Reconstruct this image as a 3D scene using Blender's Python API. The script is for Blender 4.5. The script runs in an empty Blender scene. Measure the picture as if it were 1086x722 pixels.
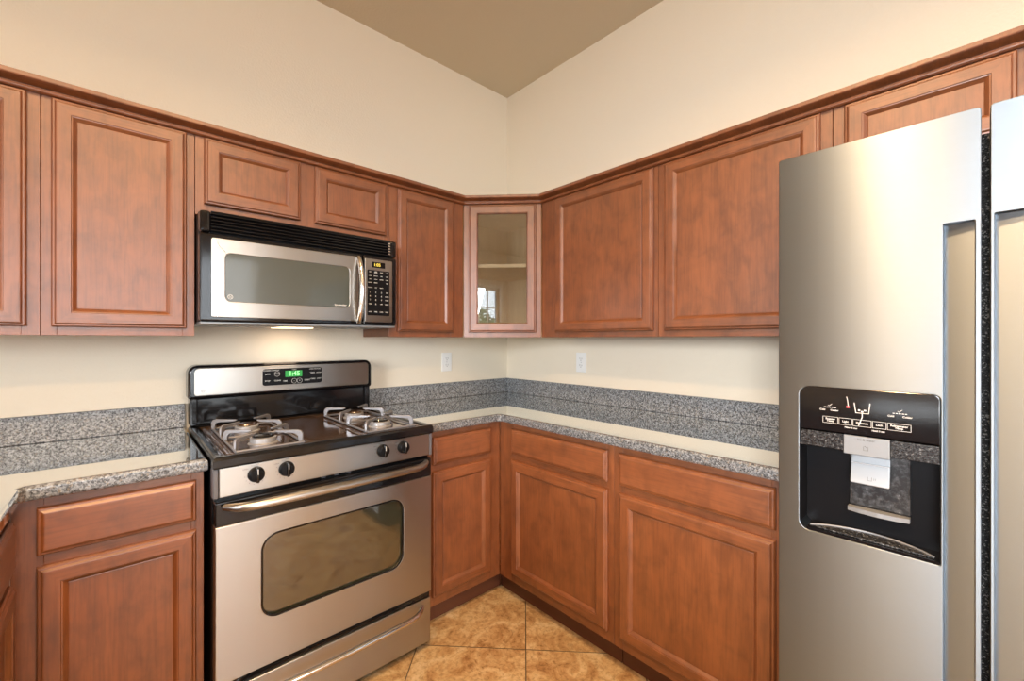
import bpy, bmesh, math, random
from mathutils import Vector, Matrix
random.seed(7)
S = bpy.context.scene
COL = S.collection
PI = math.pi
# ---------------------------------------------------------------- camera, world, lights, exposure
CAM = (-2.0296, -2.2029, 1.2772)
cd = bpy.data.cameras.new('camera')
cd.sensor_width = 36.0
cd.lens = 36.0 * 451.164 / 1086
cd.shift_x = (543 - 529.05) / 1086
cd.shift_y = (360.17 - 361) / 1086
cd.clip_start = 0.02
cam = bpy.data.objects.new('camera', cd)
cam.location = CAM
cam.rotation_euler = (PI / 2, -0.0006, -0.7253)
COL.objects.link(cam)
S.camera = cam

W = bpy.data.worlds.new('sky')
S.world = W
W.use_nodes = True
W.node_tree.nodes['Background'].inputs[0].default_value = (0.85, 0.92, 1.0, 1)
W.node_tree.nodes['Background'].inputs[1].default_value = 4.5

S.view_settings.view_transform = 'Standard'
S.view_settings.look = 'None'
S.view_settings.gamma = 1
S.view_settings.exposure = 0.0
S.cycles.max_bounces = 10
S.cycles.diffuse_bounces = 5
S.cycles.glossy_bounces = 5
S.cycles.sample_clamp_indirect = 6
S.cycles.caustics_reflective = False
S.cycles.caustics_refractive = False


def area_light(name, loc, target, sx, sy, power, color, spread=PI):
    d = bpy.data.lights.new(name, 'AREA')
    d.shape = 'RECTANGLE'
    d.size, d.size_y = sx, sy
    d.energy = power
    d.color = color
    d.spread = spread
    o = bpy.data.objects.new(name, d)
    o.location = loc
    o.rotation_euler = (Vector(target) - Vector(loc)).to_track_quat('-Z', 'Y').to_euler()
    COL.objects.link(o)
    return o


DAY = (1.0, 0.95, 0.88)
# nook_daylight comes in by the nook window; the other two are added fill lights
area_light('front_fill', (-2.5, -5.9, 1.30), (-2.5, 0, -.85), 3.9, 2.3, 46, (0.94, 0.97, 1.0), 1.92)  # broad fill light added behind the camera, aimed low at the back wall
area_light('nook_daylight', (-4.9, -1.75, 1.6), (0, -1.75, 1.6), .52, 1.25, 9, (0.95, 0.97, 1.0))
area_light('side_fill', (-4.9, -3.0, 1.6), (0, -2.4, -.8), 1.5, 1.3, 105, (0.93, 0.965, 1.0), 1.75)  # fill light added to brighten the right wall
CANS = [(-1.75, -1.9), (-2.6, -1.9), (-1.6, -3.2), (-2.6, -3.2), (-2.0, -4.5)]
CAN_POWER, CAN_COLOR, CAN_SPREAD = 33, (1.0, 0.63, 0.32), 2.6

# ---------------------------------------------------------------- materials


def mat(name, color=(0.5, 0.5, 0.5), rough=0.5, metal=0.0, spec=0.5, coat=0.0, coat_rough=0.1):
    m = bpy.data.materials.new(name)
    m.use_nodes = True
    b = m.node_tree.nodes['Principled BSDF']
    b.inputs['Base Color'].default_value = (*color, 1)
    b.inputs['Roughness'].default_value = rough
    b.inputs['Metallic'].default_value = metal
    b.inputs['Specular IOR Level'].default_value = spec
    b.inputs['Coat Weight'].default_value = coat
    b.inputs['Coat Roughness'].default_value = coat_rough
    return m


def nd(m, t, **kw):
    n = m.node_tree.nodes.new(t)
    for k, v in kw.items():
        setattr(n, k, v)
    return n


def lk(m, a, b):
    m.node_tree.links.new(a, b)


def bsdf(m):
    return m.node_tree.nodes['Principled BSDF']


def coords(m, scale, kind='Object', rot=(0, 0, 0), shift=True):
    tc = nd(m, 'ShaderNodeTexCoord')
    mp = nd(m, 'ShaderNodeMapping')
    mp.inputs['Scale'].default_value = scale
    mp.inputs['Rotation'].default_value = rot
    lk(m, tc.outputs[kind], mp.inputs['Vector'])
    if shift:
        oi = nd(m, 'ShaderNodeObjectInfo')
        vm = nd(m, 'ShaderNodeVectorMath', operation='SCALE')
        cb = nd(m, 'ShaderNodeCombineXYZ')
        for i in range(3):
            lk(m, oi.outputs['Random'], cb.inputs[i])
        lk(m, cb.outputs[0], vm.inputs[0])
        vm.inputs['Scale'].default_value = 37
        lk(m, vm.outputs[0], mp.inputs['Location'])
    return mp.outputs[0]


def noise(m, vec, scale, detail=4, rough=0.55, dist=0.0):
    n = nd(m, 'ShaderNodeTexNoise')
    n.inputs['Scale'].default_value = scale
    n.inputs['Detail'].default_value = detail
    n.inputs['Roughness'].default_value = rough
    n.inputs['Distortion'].default_value = dist
    lk(m, vec, n.inputs['Vector'])
    return n.outputs['Fac']


def ramp(m, fac, stops, interp='LINEAR'):
    r = nd(m, 'ShaderNodeValToRGB')
    r.color_ramp.interpolation = interp
    e = r.color_ramp.elements
    while len(e) < len(stops):
        e.new(0.5)
    for el, (p, c) in zip(e, stops):
        el.position = p
        el.color = (*c, 1)
    lk(m, fac, r.inputs['Fac'])
    return r.outputs['Color']


def mix(m, a, b, fac, mode='MIX'):
    n = nd(m, 'ShaderNodeMix', data_type='RGBA', blend_type=mode)
    for s, v in ((0, fac), (6, a), (7, b)):
        if isinstance(v, (int, float)):
            n.inputs[s].default_value = v
        elif isinstance(v, tuple):
            n.inputs[s].default_value = (*v, 1)
        else:
            lk(m, v, n.inputs[s])
    return n.outputs[2]


def bump(m, h, strength, dist=0.002):
    n = nd(m, 'ShaderNodeBump')
    n.inputs['Strength'].default_value = strength
    n.inputs['Distance'].default_value = dist
    lk(m, h, n.inputs['Height'])
    lk(m, n.outputs[0], bsdf(m).inputs['Normal'])


def wood(name, axis):
    m = mat(name, rough=0.45, spec=0.5, coat=0.5, coat_rough=0.38)
    sc = [22, 22, 22]
    sc['xyz'.index(axis)] = 2.2
    v = coords(m, tuple(sc))
    g = noise(m, v, 1.0, 5, 0.6, 0.6)
    v2 = coords(m, (17, 17, 11))
    b = noise(m, v2, 1.0, 5, 0.6, 0.5)
    sc3 = [160, 160, 160]
    sc3['xyz'.index(axis)] = 9
    f = noise(m, coords(m, tuple(sc3)), 1.0, 2, 0.5)
    c1 = ramp(m, g, [(0.25, (0.143, 0.042, 0.0112)), (0.5, (0.175, 0.054, 0.0150)), (0.75, (0.204, 0.067, 0.0210))])
    c2 = ramp(m, b, [(0.3, (0.76, 0.72, 0.68)), (0.5, (1.06, 1.06, 1.06)), (0.72, (1.28, 1.26, 1.24))])
    c3 = ramp(m, f, [(0.32, (0.80, 0.78, 0.76)), (0.55, (1.03, 1.03, 1.03))])
    bsdf(m).inputs['Coat IOR'].default_value = 1.8
    c = mix(m, c1, c2, 1.0, 'MULTIPLY')
    c = mix(m, c, c3, 1.0, 'MULTIPLY')
    lk(m, c, bsdf(m).inputs['Base Color'])
    bump(m, f, 0.05, 0.0006)
    return m


WV = wood('stained_maple_upright', 'z')
WH = wood('stained_maple_level', 'x')
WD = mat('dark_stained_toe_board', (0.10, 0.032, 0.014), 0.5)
MAPLE = mat('pale_maple_interior', (0.8, 0.7, 0.52), 0.5)
_v = coords(MAPLE, (30, 30, 2))
lk(MAPLE, ramp(MAPLE, noise(MAPLE, _v, 1, 4), [(0.3, (0.70, 0.58, 0.41)), (0.7, (0.82, 0.72, 0.55))]), bsdf(MAPLE).inputs['Base Color'])


def wall_mat(name, color, scale=110, strength=0.32):
    m = mat(name, color, 0.75, spec=0.25)
    tc = coords(m, (1, 1, 1), shift=False)
    bump(m, noise(m, tc, scale, 3, 0.5), strength, 0.004)
    return m


WALL = wall_mat('cream_orange_peel_paint', (0.80, 0.72, 0.585))
CEIL = wall_mat('tan_textured_ceiling_paint', (0.60, 0.53, 0.40), 90, 0.35)
WHITE = mat('white_trim_paint', (0.82, 0.81, 0.78), 0.45)

# granite: polished, strong mirror at grazing angles
GRAN = bpy.data.materials.new('speckled_grey_granite')
GRAN.use_nodes = True
_v = coords(GRAN, (1, 1, 1), shift=False)


def voro(m, vec, scale):
    n = nd(m, 'ShaderNodeTexVoronoi')
    n.inputs['Scale'].default_value = scale
    lk(m, vec, n.inputs['Vector'])
    s = nd(m, 'ShaderNodeSeparateColor')
    lk(m, n.outputs['Color'], s.inputs[0])
    return s.outputs[0]


_a = ramp(GRAN, voro(GRAN, _v, 190), [(0, (0.008, 0.010, 0.013)), (0.28, (0.055, 0.063, 0.073)), (0.48, (0.14, 0.158, 0.178)),
                                      (0.74, (0.27, 0.295, 0.32)), (0.93, (0.20, 0.16, 0.11))], 'CONSTANT')
_b = ramp(GRAN, voro(GRAN, _v, 330), [(0, (0.02, 0.022, 0.026)), (0.25, (0.13, 0.14, 0.15)), (0.6, (0.30, 0.32, 0.34))], 'CONSTANT')
lk(GRAN, mix(GRAN, _a, _b, 0.45), bsdf(GRAN).inputs['Base Color'])
bsdf(GRAN).inputs['Roughness'].default_value = 0.45
_gl = nd(GRAN, 'ShaderNodeBsdfGlossy')
_gl.inputs['Roughness'].default_value = 0.02
_gl.inputs['Color'].default_value = (0.97, 0.98, 0.97, 1)
_lw = nd(GRAN, 'ShaderNodeFresnel')
_lw.inputs['IOR'].default_value = 2.6
_mr = nd(GRAN, 'ShaderNodeMapRange')
for _i, _x in enumerate((0.20, 0.335, 0.02, 0.92)):
    _mr.inputs[_i + 1].default_value = _x
lk(GRAN, _lw.outputs[0], _mr.inputs[0])
_ms = nd(GRAN, 'ShaderNodeMixShader')
lk(GRAN, _mr.outputs[0], _ms.inputs[0])
lk(GRAN, bsdf(GRAN).outputs[0], _ms.inputs[1])
lk(GRAN, _gl.outputs[0], _ms.inputs[2])
lk(GRAN, _ms.outputs[0], GRAN.node_tree.nodes['Material Output'].inputs[0])
GRANB = mat('honed_grey_granite', rough=0.4, spec=0.4)
_v = coords(GRANB, (1, 1, 1), shift=False)
_a = ramp(GRANB, voro(GRANB, _v, 190), [(0, (0.010, 0.011, 0.014)), (0.24, (0.075, 0.082, 0.09)), (0.43, (0.19, 0.205, 0.22)),
                                        (0.66, (0.35, 0.37, 0.39)), (0.93, (0.22, 0.20, 0.17))], 'CONSTANT')
_b = ramp(GRANB, voro(GRANB, _v, 330), [(0, (0.022, 0.024, 0.028)), (0.25, (0.17, 0.18, 0.19)), (0.6, (0.38, 0.40, 0.42))], 'CONSTANT')
lk(GRANB, mix(GRANB, _a, _b, 0.45), bsdf(GRANB).inputs['Base Color'])


def steel(name, color, rough, axis, strength=0.05):
    m = mat(name, color, rough, 1.0)
    sc = [900, 900, 900]
    sc['xyz'.index(axis)] = 9
    f = noise(m, coords(m, tuple(sc), shift=False), 1.0, 2, 0.5)
    bump(m, f, strength, 0.0004)
    b = bsdf(m)
    r = nd(m, 'ShaderNodeMapRange')
    r.inputs[3].default_value = rough - 0.05
    r.inputs[4].default_value = rough + 0.07
    lk(m, f, r.inputs[0])
    lk(m, r.outputs[0], b.inputs['Roughness'])
    return m


STEEL = steel('brushed_stainless_warm', (0.42, 0.405, 0.38), 0.31, 'x')
bsdf(STEEL).inputs['Anisotropic'].default_value = 0.75
bsdf(STEEL).inputs['Anisotropic Rotation'].default_value = 0.25
_t = nd(STEEL, 'ShaderNodeTangent', direction_type='RADIAL', axis='Z')
lk(STEEL, _t.outputs[0], bsdf(STEEL).inputs['Tangent'])
STEELF = steel('brushed_stainless_cool', (0.215, 0.25, 0.285), 0.42, 'x', 0.03)
bsdf(STEELF).inputs['Anisotropic'].default_value = 0.95
bsdf(STEELF).inputs['Anisotropic Rotation'].default_value = 0.25
_t = nd(STEELF, 'ShaderNodeTangent', direction_type='RADIAL', axis='Z')
lk(STEELF, _t.outputs[0], bsdf(STEELF).inputs['Tangent'])
CHROME = mat('polished_metal', (0.70, 0.68, 0.65), 0.16, 1.0)
ALU = mat('cast_aluminium', (0.42, 0.42, 0.43), 0.45, 0.6)
BLACK = mat('gloss_black_enamel', (0.006, 0.006, 0.007), 0.10, 0, 0.42)
BLACKM = mat('matte_black_plastic', (0.006, 0.006, 0.007), 0.36, spec=0.12)
GREYP = mat('dark_grey_plastic', (0.10, 0.10, 0.11), 0.32)
ENAMEL = mat('brown_black_cooktop_enamel', (0.060, 0.034, 0.018), 0.16, 0, 0.7, 0.6, 0.06)
GRATE = mat('worn_grey_cast_iron', (0.19, 0.19, 0.205), 0.32, 0.35, 0.6)
LEGEND = mat('pale_legend_print', (0.62, 0.62, 0.60), 0.5)
DARKLEG = mat('dark_legend_print', (0.10, 0.10, 0.10), 0.5)
RED = mat('faded_red_print', (0.45, 0.06, 0.07), 0.5)
PLASTW = mat('white_outlet_plastic', (0.82, 0.82, 0.80), 0.35)
SILVERP = mat('silver_grey_plastic', (0.24, 0.255, 0.27), 0.38, 0.3)
GASK = mat('dark_rubber_gasket', (0.03, 0.03, 0.03), 0.7)
_v = coords(GASK, (1, 1, 1), shift=False)
lk(GASK, ramp(GASK, voro(GASK, _v, 420), [(0, (0.008, 0.008, 0.008)), (0.55, (0.05, 0.05, 0.05)), (0.88, (0.35, 0.34, 0.32))], 'CONSTANT'), bsdf(GASK).inputs['Base Color'])
SPECK = mat('speckled_black_gloss_plastic', (0.02, 0.02, 0.02), 0.25)  # near-black gloss broken by pale noise speckles
_v = coords(SPECK, (1, 1, 1), shift=False)
lk(SPECK, ramp(SPECK, noise(SPECK, _v, 170, 5, 0.7), [(0.46, (0.009, 0.009, 0.01)), (0.60, (0.05, 0.052, 0.055)), (0.75, (0.40, 0.41, 0.42))]), bsdf(SPECK).inputs['Base Color'])
DUST = mat('lightly_dusted_grey_plastic', (0.10, 0.10, 0.10), 0.3)
_v = coords(DUST, (1, 1, 1), shift=False)
lk(DUST, ramp(DUST, noise(DUST, _v, 90, 5, 0.7), [(0.45, (0.018, 0.018, 0.019)), (0.62, (0.07, 0.072, 0.075)), (0.80, (0.30, 0.31, 0.32))]), bsdf(DUST).inputs['Base Color'])


def glass_front(name, color, glossy, rough=0.03, ior=1.5):
    m = mat(name, color, 0.3, 0, 0.5)
    g = nd(m, 'ShaderNodeBsdfGlossy')
    g.inputs['Roughness'].default_value = rough
    g.inputs['Color'].default_value = (0.95, 0.93, 0.88, 1)
    s = nd(m, 'ShaderNodeMixShader')
    f = nd(m, 'ShaderNodeFresnel')
    f.inputs['IOR'].default_value = ior
    a = nd(m, 'ShaderNodeMath', operation='ADD')
    a.inputs[1].default_value = glossy
    lk(m, f.outputs[0], a.inputs[0])
    lk(m, a.outputs[0], s.inputs[0])
    lk(m, bsdf(m).outputs[0], s.inputs[1])
    lk(m, g.outputs[0], s.inputs[2])
    lk(m, s.outputs[0], m.node_tree.nodes['Material Output'].inputs[0])
    return m


OVENG = glass_front('dark_oven_glass', (0.022, 0.024, 0.014), 0.12, 0.03)
MICROG = glass_front('grey_microwave_glass', (0.05, 0.055, 0.042), 0.0, 0.05, 1.36)


def clear_glass(name, tint, base):
    m = bpy.data.materials.new(name)
    m.use_nodes = True
    t = nd(m, 'ShaderNodeBsdfTransparent')
    t.inputs[0].default_value = (*tint, 1)
    g = nd(m, 'ShaderNodeBsdfGlossy')
    g.inputs['Roughness'].default_value = 0.0
    f = nd(m, 'ShaderNodeFresnel')
    f.inputs['IOR'].default_value = 1.5
    a = nd(m, 'ShaderNodeMath', operation='ADD')
    a.inputs[1].default_value = base
    lk(m, f.outputs[0], a.inputs[0])
    s = nd(m, 'ShaderNodeMixShader')
    lk(m, a.outputs[0], s.inputs[0])
    lk(m, t.outputs[0], s.inputs[1])
    lk(m, g.outputs[0], s.inputs[2])
    lk(m, s.outputs[0], m.node_tree.nodes['Material Output'].inputs[0])
    return m


CGLASS = clear_glass('cabinet_door_glass', (0.92, 0.92, 0.89), 0.18)
WGLASS = clear_glass('window_glass', (0.97, 0.98, 0.98), 0.0)


def emit(name, color, strength):
    m = bpy.data.materials.new(name)
    m.use_nodes = True
    b = bsdf(m)
    b.inputs['Base Color'].default_value = (*color, 1)
    b.inputs['Emission Color'].default_value = (*color, 1)
    b.inputs['Emission Strength'].default_value = strength
    return m


GREEN = emit('green_clock_glow', (0.015, 0.22, 0.04), 0.7)
GREENL = emit('pale_green_digit_glow', (0.30, 0.90, 0.32), 0.9)
AMBER = emit('amber_digit_glow', (0.75, 0.60, 0.08), 0.7)
LAMP = emit('warm_lamp_lens', (1.0, 0.72, 0.42), 3.0)
CANLENS = emit('recessed_lamp_lens', (1.0, 0.86, 0.66), 4.0)

# floor: beige stone tiles laid on the diagonal
FLOOR = mat('beige_stone_tile', rough=0.38, spec=0.5)
_v = coords(FLOOR, (1, 1, 1), shift=False)
_r = nd(FLOOR, 'ShaderNodeVectorRotate', rotation_type='Z_AXIS')
_r.inputs['Angle'].default_value = -PI / 4
lk(FLOOR, _v, _r.inputs['Vector'])
_sx = nd(FLOOR, 'ShaderNodeSeparateXYZ')
lk(FLOOR, _r.outputs[0], _sx.inputs[0])
PITCH = 0.4525


def math_(m, op, a, b=0.0):
    n = nd(m, 'ShaderNodeMath', operation=op)
    for i, v in enumerate((a, b)):
        if isinstance(v, (int, float)):
            n.inputs[i].default_value = v
        else:
            lk(m, v, n.inputs[i])
    return n.outputs[0]


# rotated by -45 deg: x' = (x+y)/sqrt2, y' = (y-x)/sqrt2
_cells, _dist = [], []
for _o, _off in ((0, -1.235), (1, -0.129)):
    q = math_(FLOOR, 'DIVIDE', math_(FLOOR, 'SUBTRACT', _sx.outputs[_o], _off), PITCH)
    fr = math_(FLOOR, 'FRACT', q)
    _cells.append(math_(FLOOR, 'FLOOR', q))
    _dist.append(math_(FLOOR, 'MULTIPLY', math_(FLOOR, 'MINIMUM', fr, math_(FLOOR, 'SUBTRACT', 1.0, fr)), PITCH))
_d = math_(FLOOR, 'MINIMUM', _dist[0], _dist[1])
_g = math_(FLOOR, 'LESS_THAN', _d, 0.0022)
_cb = nd(FLOOR, 'ShaderNodeCombineXYZ')
lk(FLOOR, math_(FLOOR, 'MULTIPLY', _cells[0], 3.7), _cb.inputs[0])
lk(FLOOR, math_(FLOOR, 'MULTIPLY', _cells[1], 5.3), _cb.inputs[1])
_va = nd(FLOOR, 'ShaderNodeVectorMath', operation='ADD')
lk(FLOOR, _v, _va.inputs[0])
lk(FLOOR, _cb.outputs[0], _va.inputs[1])
_n1 = noise(FLOOR, _va.outputs[0], 10, 7, 0.7, 0.9)
_n2 = noise(FLOOR, _va.outputs[0], 55, 5, 0.7, 0.4)
_c = ramp(FLOOR, _n1, [(0.33, (0.27, 0.145, 0.062)), (0.45, (0.43, 0.28, 0.14)), (0.56, (0.54, 0.405, 0.235)), (0.70, (0.60, 0.49, 0.33))])
_c2 = ramp(FLOOR, _n2, [(0.34, (0.60, 0.54, 0.46)), (0.50, (0.98, 0.96, 0.93)), (0.7, (1.12, 1.12, 1.14))])
_c = mix(FLOOR, _c, _c2, 1.0, 'MULTIPLY')
_c = mix(FLOOR, _c, (0.085, 0.062, 0.04), _g)
lk(FLOOR, _c, bsdf(FLOOR).inputs['Base Color'])
bump(FLOOR, math_(FLOOR, 'ADD', math_(FLOOR, 'MULTIPLY', _n2, 0.25), math_(FLOOR, 'MINIMUM', math_(FLOOR, 'MULTIPLY', _d, 200), 1.0)), 0.18, 0.003)
FOLI = mat('green_foliage', (0.10, 0.16, 0.04), 0.6)
_v = coords(FOLI, (1, 1, 1), shift=False)
lk(FOLI, ramp(FOLI, noise(FOLI, _v, 14, 4), [(0.35, (0.05, 0.09, 0.02)), (0.65, (0.28, 0.33, 0.12))]), bsdf(FOLI).inputs['Base Color'])
BARK = mat('grey_brown_bark', (0.12, 0.09, 0.06), 0.8)
EARTH = mat('pale_patio_ground', (0.42, 0.39, 0.34), 0.85)

# ---------------------------------------------------------------- mesh helpers


class MB:
    """collects shapes and links them as one mesh object"""

    def __init__(self):
        self.v, self.f, self.m, self.sm = [], [], [], []
        self.mats = []

    def mi(self, m):
        if m not in self.mats:
            self.mats.append(m)
        return self.mats.index(m)

    def raw(self, vs, fs, m, smooth=False, M=None):
        o = len(self.v)
        self.v += [tuple(M @ Vector(p)) if M else tuple(p) for p in vs]
        k = self.mi(m)
        for f in fs:
            self.f.append([i + o for i in f])
            self.m.append(k)
            self.sm.append(smooth)
        return self

    def box(self, x0, x1, y0, y1, z0, z1, m, bev=0.0, seg=1, M=None):
        bm = bmesh.new()
        bmesh.ops.create_cube(bm, size=1)
        for v in bm.verts:
            v.co = ((x0 + x1) / 2 + v.co.x * (x1 - x0), (y0 + y1) / 2 + v.co.y * (y1 - y0), (z0 + z1) / 2 + v.co.z * (z1 - z0))
        if bev:
            bmesh.ops.bevel(bm, geom=bm.edges[:], offset=bev, segments=seg, profile=0.5, affect='EDGES')
        bm.verts.index_update()
        self.raw([v.co[:] for v in bm.verts], [[v.index for v in f.verts] for f in bm.faces], m, M=M)
        bm.free()
        return self

    def mesh(self, me, m, M=None, smooth=False):
        self.raw([v.co[:] for v in me.vertices], [list(p.vertices) for p in me.polygons], m, smooth, M)
        return self

    def tube(self, path, r, m, n=12, smooth=True, flat=1.0):
        """round bar along a path; r a number or a list; flat squashes the second axis"""
        P = [Vector(p) for p in path]
        vs, fs = [], []
        up = None
        for i, p in enumerate(P):
            t = (P[min(i + 1, len(P) - 1)] - P[max(i - 1, 0)]).normalized()
            if up is None:
                a = Vector((0, 0, 1)) if abs(t.z) < 0.9 else Vector((1, 0, 0))
                up = (a - t * a.dot(t)).normalized()
            else:
                up = (up - t * up.dot(t)).normalized()
            s = t.cross(up)
            rr = r[i] if isinstance(r, (list, tuple)) else r
            for k in range(n):
                a = 2 * PI * k / n
                vs.append(p + up * (math.cos(a) * rr) + s * (math.sin(a) * rr * flat))
        for i in range(len(P) - 1):
            for k in range(n):
                a, b = i * n + k, i * n + (k + 1) % n
                fs.append([a, b, b + n, a + n])
        fs.append(list(range(n))[::-1])
        fs.append([(len(P) - 1) * n + k for k in range(n)])
        return self.raw(vs, fs, m, smooth)

    def lathe(self, prof, m, M=None, n=32, smooth=True):
        """profile (r, z) turned about z"""
        vs, fs = [], []
        for r, z in prof:
            for k in range(n):
                a = 2 * PI * k / n
                vs.append((r * math.cos(a), r * math.sin(a), z))
        for i in range(len(prof) - 1):
            for k in range(n):
                a, b = i * n + k, i * n + (k + 1) % n
                fs.append([a, b, b + n, a + n])
        fs.append(list(range(n))[::-1])
        fs.append([(len(prof) - 1) * n + k for k in range(n)])
        return self.raw(vs, fs, m, smooth, M)

    def rings(self, x0, x1, z0, z1, prof, mv, mh, fill=True):
        """nested rectangles in the xz plane; prof = [(inset, y)] from the back edge to the middle"""
        vs = []
        for d, y in prof:
            vs += [(x0 + d, y, z0 + d), (x1 - d, y, z0 + d), (x1 - d, y, z1 - d), (x0 + d, y, z1 - d)]
        for i in range(len(prof) - 1):
            a = i * 4
            for k in range(4):
                l = (k + 1) % 4
                self.raw([vs[a + k], vs[a + l], vs[a + 4 + l], vs[a + 4 + k]], [[0, 1, 2, 3]], mh if k in (0, 2) else mv)
        e = (len(prof) - 1) * 4
        if fill:
            self.raw(vs[e:e + 4], [[0, 1, 2, 3]], mv if fill is True else fill)
        self.raw(vs[0:4][::-1], [[0, 1, 2, 3]], mv) if fill else None
        return self

    def build(self, name, parent=None, loc=None, weld=True):
        me = bpy.data.meshes.new(name)
        me.from_pydata(self.v, [], self.f)
        for m in self.mats:
            me.materials.append(m)
        for p, k, s in zip(me.polygons, self.m, self.sm):
            p.material_index = k
            p.use_smooth = s
        bm = bmesh.new()
        bm.from_mesh(me)
        if weld:
            bmesh.ops.remove_doubles(bm, verts=bm.verts[:], dist=1e-5)
        bmesh.ops.recalc_face_normals(bm, faces=bm.faces[:])
        bm.to_mesh(me)
        bm.free()
        if any(self.sm):
            me.set_sharp_from_angle(angle=math.radians(38))
        o = bpy.data.objects.new(name, me)
        COL.objects.link(o)
        if parent:
            o.parent = parent
        if loc:
            o.location = loc
        return o


def tag(o, label, cat, group=None):
    o['label'] = label
    o['category'] = cat
    if group:
        o['group'] = group
    return o


def thing(name, label, cat, loc=(0, 0, 0), rz=0.0, group=None):
    o = bpy.data.objects.new(name, None)
    o.empty_display_size = 0.1
    COL.objects.link(o)
    o.location = loc
    o.rotation_euler = (0, 0, rz)
    return tag(o, label, cat, group)


def struct(o):
    o['kind'] = 'structure'
    return o


def rrect(x0, x1, z0, z1, r, n=6):
    """outline of a rectangle with rounded corners; r one radius or four (bl, br, tr, tl)"""
    if not isinstance(r, (list, tuple)):
        r = [r] * 4
    out = []
    for (cx, cz, a0), q in zip(((x0, z0, PI), (x1, z0, 1.5 * PI), (x1, z1, 0), (x0, z1, PI / 2)), r):
        if q <= 1e-6:
            out.append((cx, cz))
            continue
        mx = cx + q if cx == x0 else cx - q
        mz = cz + q if cz == z0 else cz - q
        for k in range(n + 1):
            a = a0 + PI / 2 * k / n
            out.append((mx + q * math.cos(a), mz + q * math.sin(a)))
    return out


FRONT = Matrix(((1, 0, 0, 0), (0, 0, -1, 0), (0, 1, 0, 0), (0, 0, 0, 1)))   # drawing xy -> world xz, thickness towards -y


def _curve_mesh(cu):
    o = bpy.data.objects.new('tmp', cu)
    COL.objects.link(o)
    bpy.context.view_layer.update()
    dg = bpy.context.evaluated_depsgraph_get()
    me = bpy.data.meshes.new_from_object(o.evaluated_get(dg))
    bpy.data.objects.remove(o)
    bpy.data.curves.remove(cu)
    return me


def plate(polys, thick, bev=0.0, seg=2):
    """flat plate (holes allowed) drawn in xy, z from 0 to thick, edges rounded"""
    cu = bpy.data.curves.new('tmp', 'CURVE')
    cu.dimensions = '2D'
    cu.fill_mode = 'BOTH'
    for P in polys:
        s = cu.splines.new('POLY')
        s.points.add(len(P) - 1)
        for q, p in zip(s.points, P):
            q.co = (p[0], p[1], 0, 1)
        s.use_cyclic_u = True
    cu.extrude = thick / 2 - bev
    cu.bevel_depth = bev
    cu.bevel_resolution = seg
    cu.offset = -bev
    me = _curve_mesh(cu)
    me.transform(Matrix.Translation((0, 0, thick / 2)))
    return me


def fplate(mb, polys, y_back, y_front, m, bev=0.0, seg=2):
    """plate standing in the xz plane between y_back and y_front (front is the smaller y)"""
    me = plate(polys, y_back - y_front, bev, seg)
    mb.mesh(me, m, Matrix.Translation((0, y_back, 0)) @ FRONT)
    bpy.data.meshes.remove(me)
    return mb


def words(mb, text, x, z, size, y, m, align='CENTER', sx=1.0, bold=0.0):
    cu = bpy.data.curves.new('tmp', 'FONT')
    cu.body = text
    cu.size = size
    cu.align_x = align
    cu.align_y = 'CENTER'
    cu.extrude = 0.0003
    cu.offset = bold
    cu.space_line = 0.8
    me = _curve_mesh(cu)
    mb.mesh(me, m, Matrix.Translation((x, y, z)) @ FRONT @ Matrix.Scale(sx, 4, (1, 0, 0)))
    bpy.data.meshes.remove(me)
    return mb


def emblem(mb, x, z, r, y, m):
    """round appliance monogram: ring, scrolls and two script letters"""
    T = Matrix.Translation((x, y, z)) @ FRONT
    out = [(r * math.cos(2 * PI * k / 28), r * math.sin(2 * PI * k / 28)) for k in range(28)]
    inn = [(p[0] * 0.84, p[1] * 0.84) for p in out]
    me = plate([out, inn], 0.0006)
    mb.mesh(me, m, T)
    bpy.data.meshes.remove(me)
    for k in range(4):
        a = PI / 4 + k * PI / 2
        mb.tube([(x + r * q * math.cos(a + w), y - 0.0003, z + r * q * math.sin(a + w)) for q, w in ((0.78, -0.3), (0.62, -0.12), (0.6, 0.12), (0.74, 0.3))], r * 0.05, m, 5)
    words(mb, 'GE', x, z, r * 1.0, y - 0.0004, m, sx=0.85)
    return mb


# ---------------------------------------------------------------- room shell
ZC = 2.977
XL, YF = -5.0, -6.0
struct(MB().box(XL - .1, .1, YF - .1, .1, -0.1, 0, FLOOR).build('floor'))
struct(MB().box(XL - .1, .1, YF - .1, .1, ZC, ZC + .1, CEIL).build('ceiling'))
struct(MB().box(XL - .1, .1, 0, .1, 0, ZC, WALL).build('wall_back'))
struct(MB().box(0, .1, YF, 0, 0, ZC, WALL).build('wall_right'))


def wall_with_holes(name, axis, pos, thick, a0, a1, holes):
    """wall across x (axis 'y') or across y (axis 'x'), cut by rectangular openings"""
    mb = MB()
    cuts = sorted(holes)
    cur = a0

    def put(u0, u1, z0, z1):
        if u1 - u0 < 1e-4 or z1 - z0 < 1e-4:
            return
        if axis == 'x':
            mb.box(min(pos, pos + thick), max(pos, pos + thick), u0, u1, z0, z1, WALL)
        else:
            mb.box(u0, u1, min(pos, pos + thick), max(pos, pos + thick), z0, z1, WALL)
    for u0, u1, z0, z1 in cuts:
        put(cur, u0, 0, ZC)
        put(u0, u1, 0, z0)
        put(u0, u1, z1, ZC)
        cur = u1
    put(cur, a1, 0, ZC)
    return struct(mb.build(name))


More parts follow.
